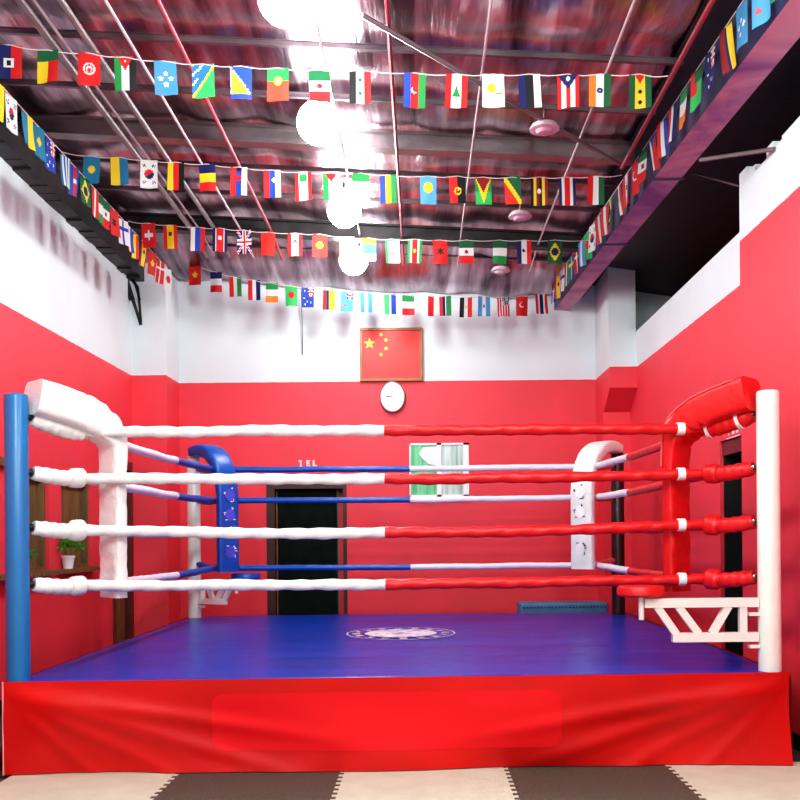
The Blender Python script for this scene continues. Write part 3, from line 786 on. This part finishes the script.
def plant(x, y, z, r, h, label, spiky=False, seed=1):
    random.seed(seed)
    root = thing('potted_plant', (x, y, z), label, 'plant')
    t = MB(); t.lathe((x, y, z), [(.042, 0), (.058, .10), (.064, .10), (.066, .125), (.058, .125), (.054, .11)], 24); t.build('pot', M['terracotta_white'], root, smooth=True)
    t = MB(); t.lathe((x, y, z), [(.05, .10), (.053, .115)], 20); t.build('soil', M['soil'], root)
    t = MB()
    for i in range(240 if not spiky else 60):
        a = random.uniform(0, 2*PI)
        if spiky:
            e = random.uniform(.3, 1.3); L = random.uniform(.6, 1.0)*h; b0 = Vector((x, y, z+.11)); d = Vector((math.cos(a)*math.cos(e), math.sin(a)*math.cos(e), math.sin(e)))
            s = d.cross(Vector((0, 0, 1))).normalized()*.009; m_ = b0+d*L*.6; tp = b0+d*L+Vector((0, 0, -.25*L*math.cos(e)))
            t.add([b0-s*.5, b0+s*.5, m_+s, tp, m_-s], [(0, 1, 2, 3, 4)])
        else:
            e = math.acos(random.uniform(-.35, 1)); q = random.uniform(.55, 1)
            c0 = Vector((x, y, z+.12+h*.42)) + Vector((r*math.sin(e)*math.cos(a), r*math.sin(e)*math.sin(a), h*.55*math.cos(e)))*q
            d = (c0-Vector((x, y, z+.13))).normalized(); d = (d+Vector([random.uniform(-.5, .5) for _ in range(3)])).normalized()
            s = d.cross(Vector([random.uniform(-1, 1) for _ in range(3)])).normalized()*.012
            t.add([c0-d*.02, c0+s, c0+d*.028, c0-s], [(0, 1, 2, 3)])
    if not spiky: t.tube([(x, y, z+.1), (x, y, z+.2)], .01, 6)
    t.build('foliage', M['leaf'], root)
plant(XL+.06, 9.15, 1.13, .135, .22, 'bushy green plant in a white pot on the brown left sill', seed=2)
plant(XL+.06, 8.04, 1.13, .1, .2, 'spiky green plant in a white pot on the sill beside the blue post', True, 4)

# blue padded mat behind the ring
t = MB(); t.box((1.10, 10.95, 0), (2.10, 11.35, .64)); o = t.build('crash_mat', M['teal'], None, loc=Vector((1.6, 11.15, 0)), bevel=.02)
root = thing('crash_mat', (1.6, 11.15, 0), 'teal blue padded block standing behind the far right of the ring', 'mat')
o.parent = root; o.location = (0, 0, 0); o.name = 'padded_body'; root.name = 'crash_mat'
t = MB()
for k in range(24): t.box((1.13+k*.04, 10.943, .585), (1.152+k*.04, 10.949, .60))
t.build('stitching', M['print_black'], root)
# thin black cable hanging on the back wall
t = MB(); a, b_ = at(301, 283, 11.9), at(302.5, 355, 11.97); t.tube([a, a.lerp(b_, .5)+Vector((.004, 0, 0)), b_], .0055, 6); tag(t.build('hanging_cable', M['black'], None, loc=b_), 'thin black cable hanging down the white back wall left of the framed flag', 'cable')
# loose dark strips hanging at the left column
t = MB()
for (p0, p1, p2, w) in (((116, 262), (127, 292), (131, 300), .05), ((120, 262), (138, 288), (141, 322), .035), ((124, 270), (133, 300), (141, 325), .045), ((112, 255), (130, 268), (140, 300), .03)):
    q = [at(*pp, 11.3) for pp in (p0, p1, p2)]
    t.bar(q[0], q[1], .012, w, Vector((1, 0, 0))); t.bar(q[1], q[2], .012, w*.8, Vector((1, 0, 0)))
tag(t.build('hanging_metal_strips', M['darksteel'], None, loc=at(141, 325, 11.3)), 'bent dark metal strips hanging from the black ledge beside the left column', 'metal strips')

# ------------------------------------------------------------------ flags
R_, G_, B_, Y_, W_, K_, N_, O_, L_ = (.72, .018, .02), (.02, .30, .07), (.02, .07, .45), (.92, .68, .03), (.86, .86, .86), (.012, .012, .014), (.012, .018, .13), (.90, .25, .03), (.10, .36, .70)
DG, LG, MR, T_ = (.01, .14, .05), (.04, .52, .12), (.30, .015, .02), (.02, .18, .38)
def V(*c): return lambda u, v: c[min(len(c)-1, int(u*len(c)))]
def H(*c): return lambda u, v: c[min(len(c)-1, int(v*len(c)))]
def circ(f, cx, cy, r, col, r0=0):
    return lambda u, v: col if r0 <= math.hypot(u-cx, (v-cy)*1.5) < r else f(u, v)
def st(f, cx, cy, r, col, n=5):
    def g(u, v):
        dx, dy = u-cx, (v-cy)*1.5; a = math.atan2(dx, -dy); rr_ = math.hypot(dx, dy)
        k = abs(((a*n/(2*PI)) % 1)-.5)*2
        return col if rr_ < r*(.42+.58*k) else f(u, v)
    return g
def rect(f, a, b_, c, d, col): return lambda u, v: col if a <= u < c and b_ <= v < d else f(u, v)
def tri(f, depth, col, half=.5): return lambda u, v: col if v < depth and abs(u-.5) < half*(1-v/depth) else f(u, v)
S1 = lambda c: (lambda u, v: c)
def diag(c1, band, c2, w=.10, flip=False, edge=None):
    def g(u, v):
        q = (v - (1-u)) if flip else (v-u)
        if abs(q) < w: return band
        if edge and abs(q) < w+.05: return edge
        return c1 if q < 0 else c2
    return g
def crescent(f, cx, cy, r, col, bg, dx=0.25):
    return circ(circ(f, cx, cy, r, col), cx+r*dx, cy-r*dx*.6, r*.8, bg)
def uk(u, v):
    x, y = abs(u-.5), abs(v-.5)
    if x < .08 or y < .06: return R_
    if x < .15 or y < .11: return W_
    d = abs(x*1.0-y)
    if d < .035: return R_
    if d < .09: return W_
    return N_
def usa(u, v):
    if v < .42 and u > .42: return W_ if (int(u*24)+int(v*30)) % 3 == 0 else N_
    return R_ if int(u*9) % 2 == 0 else W_
def aus(base, jack=True):
    def g(u, v):
        if u > .5 and v < .5:
            return uk((u-.5)*2, v*2)
        for (a, b_) in ((.25, .2), (.2, .55), (.45, .72), (.3, .85), (.75, .75)):
            if math.hypot(u-a, (v-b_)*1.5) < .06: return W_
        return base
    return g
def korea(u, v):
    d = math.hypot(u-.5, (v-.5)*1.5)
    if d < .26: return R_ if (u-.5)+.35*math.sin((v-.5)*8) < 0.02 else N_
    for (a, b_) in ((.2, .2), (.8, .2), (.2, .8), (.8, .8)):
        if abs(u-a) < .11 and abs(v-b_) < .07 and int((u+v*1.2)*16) % 2: return K_
    return W_
def brazil(u, v):
    d = abs(u-.5)/.40+abs(v-.5)/.42
    if math.hypot(u-.5, (v-.5)*1.5) < .24: return N_
    return Y_ if d < 1 else DG
def bosnia(u, v):
    if v > .84: return B_
    q = u*.86 - v + .04
    if q < -.03 and u > .04: return Y_
    if q < .06: return W_ if int(v*22) % 2 else B_
    return B_
def guyana(u, v):
    a = abs(u-.5)
    if v < .6 and a < .5*(1-v/.6)-.02: return MR if v < .5 else R_
    if a < .5*(1-v): return Y_
    return LG if v > .5 else G_
def greece(u, v): return (W_ if (int(u*7) % 2) else T_)
def stripes_pr(u, v):
    if abs(u-.5) < .5*(1-v/.45) and v < .45: return W_ if math.hypot(u-.5, (v-.14)*1.5) < .1 else N_
    return R_ if int(u*5) % 2 == 0 else W_
def switz(u, v): return W_ if (abs(u-.5) < .09 and abs(v-.5) < .2) or (abs(u-.5) < .3 and abs(v-.5) < .065) else R_
def micron(f=None):
    g = S1((.07, .30, .55))
    for a, b_ in ((.5, .36), (.27, .52), (.73, .52), (.5, .68)): g = st(g, a, b_, .13, W_)
    return g
def fiji(u, v):
    if u > .5 and v < .45: return uk((u-.5)*2, v/.45)
    if math.hypot(u-.35, (v-.7)*1.5) < .13: return (.7, .15, .15)
    return (.10, .42, .72)
def solomon(u, v):
    q = (1-u)*.95 - v + .04
    if abs(q) < .05: return Y_
    if q > 0: return W_ if (int(u*10)+int(v*14)) % 4 == 0 and q > .3 else T_
    return LG
PORT = circ(circ(lambda u, v: G_ if v < .38 else (.82, .06, .03), .5, .38, .2, Y_), .5, .38, .10, W_)
HAITI = rect(rect(V(N_, R_), .2, .38, .62, .66, W_), .32, .45, .52, .6, K_)
BENIN = lambda u, v: DG if v < .33 else (Y_ if u < .5 else R_)
TUN = circ(circ(circ(circ(S1(R_), .5, .48, .27, W_), .5, .48, .20, R_), .5, .48, .14, W_), .5, .51, .08, R_)
JOR = circ(tri(V(G_, W_, K_), .42, R_, .36), .5, .12, .06, W_)
SYR = circ(circ(V(K_, W_, R_), .5, .3, .08, DG), .5, .7, .08, DG)
AZE = crescent(V(B_, R_, G_), .48, .5, .14, W_, R_)
LEB = tri(V(R_, W_, R_), 0.0001, R_)
LEB = (lambda f: (lambda u, v: G_ if .36 < v < .66 and abs(u-.5) < (v-.33)*.55 else f(u, v)))(lambda u, v: R_ if u < .28 or u > .72 else W_)
CYP = circ(rect(S1(W_), .6, .55, .9, .6, (.4, .42, .2)), .42, .42, .2, Y_)
EST = V(N_, K_, W_)
IND = circ(V(O_, W_, DG), .5, .5, .13, N_, .05)
STP = circ(circ(tri(lambda u, v: DG if u < .27 or u > .73 else Y_, .3, R_, .25), .5, .52, .09, K_), .5, .82, .09, K_)
KAZ = circ(S1((.02, .22, .38)), .5, .48, .2, Y_)
BEL = V(Y_, R_, K_)
COLB = H(N_, Y_, R_)
SRB = rect(circ(V(R_, B_, W_), .5, .38, .16, R_), .35, .0, .65, .14, K_)
SLO = circ(V(R_, B_, W_), .6, .35, .13, W_)
PER = rect(lambda u, v: R_ if u < .25 or u > .75 else W_, .3, .06, .7, .35, G_)
MAD = tri(V(G_, W_, W_), .35, R_, .4)
NIGv = lambda u, v: G_ if v < .3 else W_
GAB = lambda u, v: B_ if u < .34 else (Y_ if u < .66 else G_)
PAL = circ(S1(L_), .5, .42, .29, Y_)
ANG = circ(circ(V(R_, K_), .52, .55, .22, Y_, .14), .55, .5, .06, Y_)
CON = diag(DG, Y_, (.8, .04, .02), .14)
UGA = circ(lambda u, v: (K_, Y_, MR, K_, Y_, MR)[min(5, int(u*6))], .5, .5, .13, W_)
COS = lambda u, v: N_ if u < .16 or u > .84 else (W_ if u < .32 or u > .68 else R_)
OMA = V(R_, W_, DG)
ESP = circ(lambda u, v: R_ if u < .25 or u > .75 else Y_, .5, .38, .14, MR)
RUS = V(W_, B_, R_)
NKO = circ(lambda u, v: N_ if u < .2 or u > .8 else (W_ if u < .27 or u > .73 else R_), .5, .42, .15, W_)
RED = S1((.75, .03, .02))
GEO = circ(lambda u, v: R_ if u < .28 or u > .72 else W_, .5, .4, .14, K_, .07)
KYR = circ(S1((.75, .04, .03)), .5, .48, .24, Y_)
WHT = circ(S1(W_), .5, .5, .15, (.7, .72, .7))
LUX = lambda u, v: O_ if v < .25 else (L_ if v < .65 else W_)
ALG = crescent(lambda u, v: G_ if u < .2 or v < .1 else W_, .55, .5, .2, R_, W_)
SUR = st(lambda u, v: G_ if u < .2 or u > .8 else (W_ if u < .33 or u > .67 else R_), .5, .5, .15, Y_)
ALB = st(S1(R_), .5, .48, .27, K_, 6)
MEX = circ(H(DG, W_, R_), .5, .5, .13, MR)
NGA = H(DG, W_, G_)
DOM = circ(V(N_, W_, R_), .45, .45, .1, K_)
VIE = st(S1(R_), .5, .5, .26, Y_); TUR = crescent(S1(R_), .5, .45, .22, W_, R_)
FRA = H(N_, W_, R_); HUN = V(R_, W_, G_); PAR = V(R_, W_, N_); IRE = H(G_, W_, O_); BAN = circ(S1(LG), .5, .45, .26, R_)
MOL = lambda u, v: R_ if u < .28 else (N_ if u < .5 else Y_)
ISR = V(L_, W_, L_); PGN = lambda u, v: LG if u < .45 else (W_ if u < .6 else B_)
TAJ = lambda u, v: G_ if v < .33 else (W_ if v < .68 else R_)
MAL = V(W_, R_); GAM = lambda u, v: R_ if u < .3 else (N_ if u < .48 else (W_ if u < .6 else G_)); EGY = circ(V(K_, W_, R_), .5, .5, .08, Y_)
GUA = circ(V(L_, W_, L_), .5, .5, .1, G_); CAM = circ(V(B_, R_, B_), .5, .5, .14, W_); UKR = V(Y_, (.03, .22, .42))
UKR2 = V((.03, .25, .42), Y_); GER = V(R_, Y_); MAR = lambda u, v: MR if u < .45 else (N_ if u < .55 else Y_); AUT = V(R_, W_, R_); JAM = diag(G_, Y_, K_, .12)
LIB = V(K_, G_, R_); THA = lambda u, v: R_ if u < .2 or u > .8 else (W_ if u < .35 or u > .65 else N_); BGR = lambda u, v: DG if v < .35 and u > .3 else (R_ if u < .5 and v < .6 else LG)
NAM = diag(B_, R_, G_, .1, True, W_); BEN2 = V(G_, Y_, R_); CUB = tri(V(B_, W_, B_), .4, R_); NED = V(R_, W_, B_); CZE = tri(V(W_, R_), .45, B_); SWE = lambda u, v: Y_ if abs(u-.5) < .1 or abs(v-.35) < .07 else T_
FIN = lambda u, v: B_ if abs(u-.5) < .1 or abs(v-.35) < .07 else W_; DEN = lambda u, v: W_ if abs(u-.5) < .08 or abs(v-.35) < .05 else R_; JPN = circ(S1(W_), .5, .5, .26, R_)

mesh_cache = {}
def flag_mesh(fn, w, h, nu, nv, seed):
    key = (id(fn), nu)
    me = bpy.data.meshes.new('small_flag')
    rnd = random.Random(seed); a1, p1, a2 = rnd.uniform(.004, .010), rnd.uniform(0, 6), rnd.uniform(-.02, .02); sk_ = rnd.uniform(-.006, .006)
    vs = []
    for j in range(nv+1):
        for i in range(nu+1):
            u, v = i/nu, j/nv
            yy = a1*math.sin(u*5+p1+v*1.5)*(.25+v) + a2*v*v
            vs.append(((u-.5)*w*(1-.05*v*math.sin(p1)) + sk_*v, yy, -v*h))
    W1 = nu+1; fs = [(j*W1+i, (j+1)*W1+i, (j+1)*W1+i+1, j*W1+i+1) for j in range(nv) for i in range(nu)]
    me.from_pydata(vs, [], fs)
    ca = me.color_attributes.new('Col', 'FLOAT_COLOR', 'CORNER'); k = 0
    buf = []
    for j in range(nv):
        for i in range(nu):
            c = fn((i+.5)/nu, (j+.5)/nv); buf += [c[0]*.78, c[1]*.78, c[2]*.78, 1.0]*4
    ca.data.foreach_set('color', buf)
    me.materials.append(M['flag'])
    for p in me.polygons: p.use_smooth = True
    return me
NF = 0
def put_flag(p, fn, desc, where_, group, rz=0, w=.14, h=.21, res=(18, 27)):
    global NF
    NF += 1; me = flag_mesh(fn, w, h, *res, NF)
    o = bpy.data.objects.new('small_flag', me); COL.objects.link(o)
    rnd = random.Random(NF*13)
    o.location = p; o.rotation_euler = (rnd.uniform(-.05, .05), rnd.uniform(-.03, .03), rz)
    tag(o, 'small %s flag %s' % (desc, where_), 'flag', group)
    return o
def cord(pts, label):
    t = MB(); t.tube(pts, .0035, 6); return tag(t.build('bunting_cord', M['cord'], None, loc=pts[0]), label, 'cord')

def row(Y, items, ends, where_, group, clabel, w, h, res):
    """items: (px, py_top, fn, desc)"""
    P0 = [at(px, py, Y) for px, py, *_ in items]
    pts = [at(*ends[0], Y)] + P0 + [at(*ends[1], Y)]
    fine = []
    for i in range(len(pts)-1):
        for q in range(4):
            u = q/4; fine.append(pts[i].lerp(pts[i+1], u) - Vector((0, 0, .012*math.sin(PI*u))))
    fine.append(pts[-1])
    cord(fine, clabel)
    for p, (px, py, fn, desc) in zip(P0, items):
        put_flag(p, fn, desc, where_, group, random.uniform(-.12, .12), w, h, res)

rowA = [(11, 45, HAITI, 'navy and red with white centre square'), (48, 50, BENIN, 'green topped yellow and red'), (89, 53, TUN, 'red with white ring and crescent'),
 (125, 57, JOR, 'green white black with red top triangle'), (165, 61, micron(), 'light blue with four white stars'), (203, 64, solomon, 'blue and green with yellow diagonal'),
 (241, 66, bosnia, 'blue with yellow triangle and star line'), (278, 68, PORT, 'green over red with yellow crest'), (319, 70, MEX, 'green white red banded'),
 (360, 70, SYR, 'black white red with two green stars'), (415, 73, AZE, 'blue red green with crescent'), (457, 74, LEB, 'red white red with green tree'),
 (493, 74, CYP, 'white with yellow island shape'), (529, 74, EST, 'blue black and white striped'), (568, 74, stripes_pr, 'red and white striped with blue star triangle'),
 (600, 74, IND, 'orange white green with blue wheel'), (640, 74, STP, 'green yellow green with two black stars')]
row(6.35, rowA, ((-40, 40), (668, 76)), 'in the front row of bunting', 'small flags in the front row', 'thin pale cord carrying the front row of flags', .142, .218, (22, 33))
rowB = [(92, 156, KAZ, 'teal blue with yellow sun'), (119, 157, UKR, 'yellow and blue halved'), (149, 160, korea, 'white with red and blue disc'), (176, 162, BEL, 'yellow red black striped'),
 (207, 164, COLB, 'navy over yellow over red'), (239, 167, SRB, 'red blue white with dark crest'), (272, 170, SLO, 'red blue white with small white crest'), (303, 172, PER, 'red edged white with green patch'),
 (331, 173, MAD, 'green and white with red top triangle'), (361, 173, NIGv, 'green topped white'), (388, 175, GAB, 'blue yellow green striped'), (428, 176, PAL, 'light blue with yellow disc'),
 (457, 176, ANG, 'red and black with yellow emblem'), (483, 177, guyana, 'green with yellow and red arrowhead'), (512, 177, CON, 'green and red with yellow diagonal'),
 (539, 177, UGA, 'black yellow and red striped with white dot'), (567, 177, COS, 'navy edged white and red striped'), (596, 176, OMA, 'red white and dark green')]
row(8.05, rowB, ((62, 152), (622, 175)), 'in the second row of bunting', 'small flags in the second row', 'thin pale cord carrying the second row of flags', .138, .232, (18, 27))
rowC = [(148, 223, switz, 'red with white cross'), (170, 225, ESP, 'red yellow red with crest'), (198, 227, RUS, 'white blue red'), (220, 228, NKO, 'blue edged red with white disc'),
 (244, 230, uk, 'red white and blue crossed'), (268, 232, RED, 'plain red'), (295, 233, GEO, 'red white red with grey emblem'), (320, 234, KYR, 'red with yellow sun'),
 (347, 237, WHT, 'white with pale grey disc'), (369, 238, LUX, 'orange light blue and white'), (392, 239, ALG, 'white and green with red crescent'), (415, 239, SUR, 'green white red with yellow star'),
 (440, 240, ALB, 'red with black eagle shape'), (466, 240, MEX, 'green white red with brown crest'), (500, 240, NGA, 'green white green'), (524, 240, DOM, 'navy white red with small crest'), (555, 240, brazil, 'green with yellow diamond and blue disc')]
row(9.55, rowC, ((128, 221), (590, 240)), 'in the third row of bunting', 'small flags in the third row', 'thin pale cord carrying the third row of flags', .142, .235, (16, 24))
rowD = [(195, 265, VIE, 'red with yellow star'), (216, 272, FRA, 'navy white red banded'), (235, 277, HUN, 'red white and green'), (254, 280, PAR, 'red white and navy'), (272, 283, IRE, 'green white orange banded'),
 (291, 286, BAN, 'green with red disc'), (308, 287, aus(B_), 'blue with union corner and stars'), (329, 290, MOL, 'red navy and yellow'), (347, 291, fiji, 'sky blue with union corner'),
 (366, 292, ISR, 'light blue and white striped'), (390, 294, PGN, 'pale green white and blue'), (408, 295, TAJ, 'green white red banded'), (428, 296, MAL, 'white and red halved'), (445, 296, GAM, 'red navy white green'),
 (466, 297, EGY, 'black white red with gold dot'), (484, 296, GUA, 'blue white blue with green dot'), (503, 297, usa, 'red and white striped with navy corner'), (522, 296, TUR, 'red with white crescent'), (541, 294, THA, 'red white and navy striped')]
row(11.4, rowD, ((178, 258), (556, 290)), 'in the back row of bunting', 'small flags in the back row', 'thin pale cord carrying the back row of flags', .142, .235, (14, 21))

# side strings
def side_row(ys, Xf, Zf, items, where_, group, clabel, rz, hh=.235):
    pts = []
    y = ys[0]-.3
    while y < ys[-1]+.12: pts.append(Vector((Xf(y), y, Zf(y)))); y += .08
    cord(pts, clabel)
    for y, (fn, desc) in zip(ys, items):
        put_flag(Vector((Xf(y), y, Zf(y))), fn, desc, where_, group, rz + random.uniform(-.16, .16), .145, hh, (14, 21))
left_items = [(GER, 'red and yellow'), (korea, 'white with red and blue disc'), (UKR2, 'blue and yellow halved'), (KAZ, 'blue with yellow sun'), (aus(B_), 'blue with union corner'), (greece, 'white and blue striped'),
 (CAM, 'blue red blue with white shape'), (brazil, 'green with yellow diamond'), (AUT, 'red white red'), (NGA, 'green white green'), (MEX, 'green white red with brown crest'), (ALB, 'red with black eagle shape'),
 (FIN, 'white with blue cross'), (NED, 'red white blue'), (BEL, 'yellow red black'), (ESP, 'red yellow red with crest'), (VIE, 'red with yellow star'), (DEN, 'red with white cross'), (JPN, 'white with red disc'), (TUN, 'red with white ring')]
ysl = [2.75*F/(CX-p) for p in (2, 15, 31, 42, 54, 69, 78, 88, 98, 103, 109, 117, 126, 132, 140, 147, 155, 163, 170)]
side_row(ysl, lambda y: -2.75, lambda y: 4.40-.012*(y-6.5), left_items, 'strung along the left wall', 'small flags along the left wall', 'pale cord carrying flags along the left wall', math.radians(78))
right_items = [(LIB, 'black green and red'), (NGA, 'green and white'), (fiji, 'sky blue with union corner and red shield'), (micron(), 'pale blue with four stars'), (MAR, 'yellow and maroon'), (aus(N_), 'navy with union corner and stars'),
 (BGR, 'green and red'), (IRE, 'green white orange banded'), (PAR, 'red white and navy'), (NED, 'red white and blue'), (CZE, 'white and red with blue triangle'), (MEX, 'green white red with brown crest'), (TUR, 'red with white crescent'),
 (GEO, 'red and white with grey emblem'), (EGY, 'black white red with gold dot'), (JAM, 'green and black with yellow diagonal'), (AUT, 'red white red'), (OMA, 'red white and dark green'), (korea, 'white with red and blue disc'),
 (BAN, 'green with red disc'), (ISR, 'light blue and white'), (DEN, 'red with white cross'), (SWE, 'blue with yellow cross'), (HUN, 'red white green'), (FIN, 'white with blue cross'), (ESP, 'red yellow red'), (CUB, 'blue and white with red triangle'), (uk, 'red white and blue crossed')]
ysr = [4.75+.262*i for i in range(27)]
side_row(ysr, lambda y: bx(y)-.075, lambda y: 4.43-.0*(y), right_items, 'strung along the purple beam', 'small flags along the purple beam', 'pale cord carrying flags along the purple beam', math.radians(-80), .255)

# ------------------------------------------------------------------ world and exposure
w = bpy.data.worlds.new('hall_ambient'); sc.world = w; w.use_nodes = True
bg = w.node_tree.nodes['Background']; bg.inputs[0].default_value = (.88, .95, 1, 1); bg.inputs[1].default_value = .8
sc.view_settings.view_transform = 'Standard'
sc.view_settings.exposure = 0.4

try: sc.view_settings.look = 'Medium High Contrast'
except Exception: pass
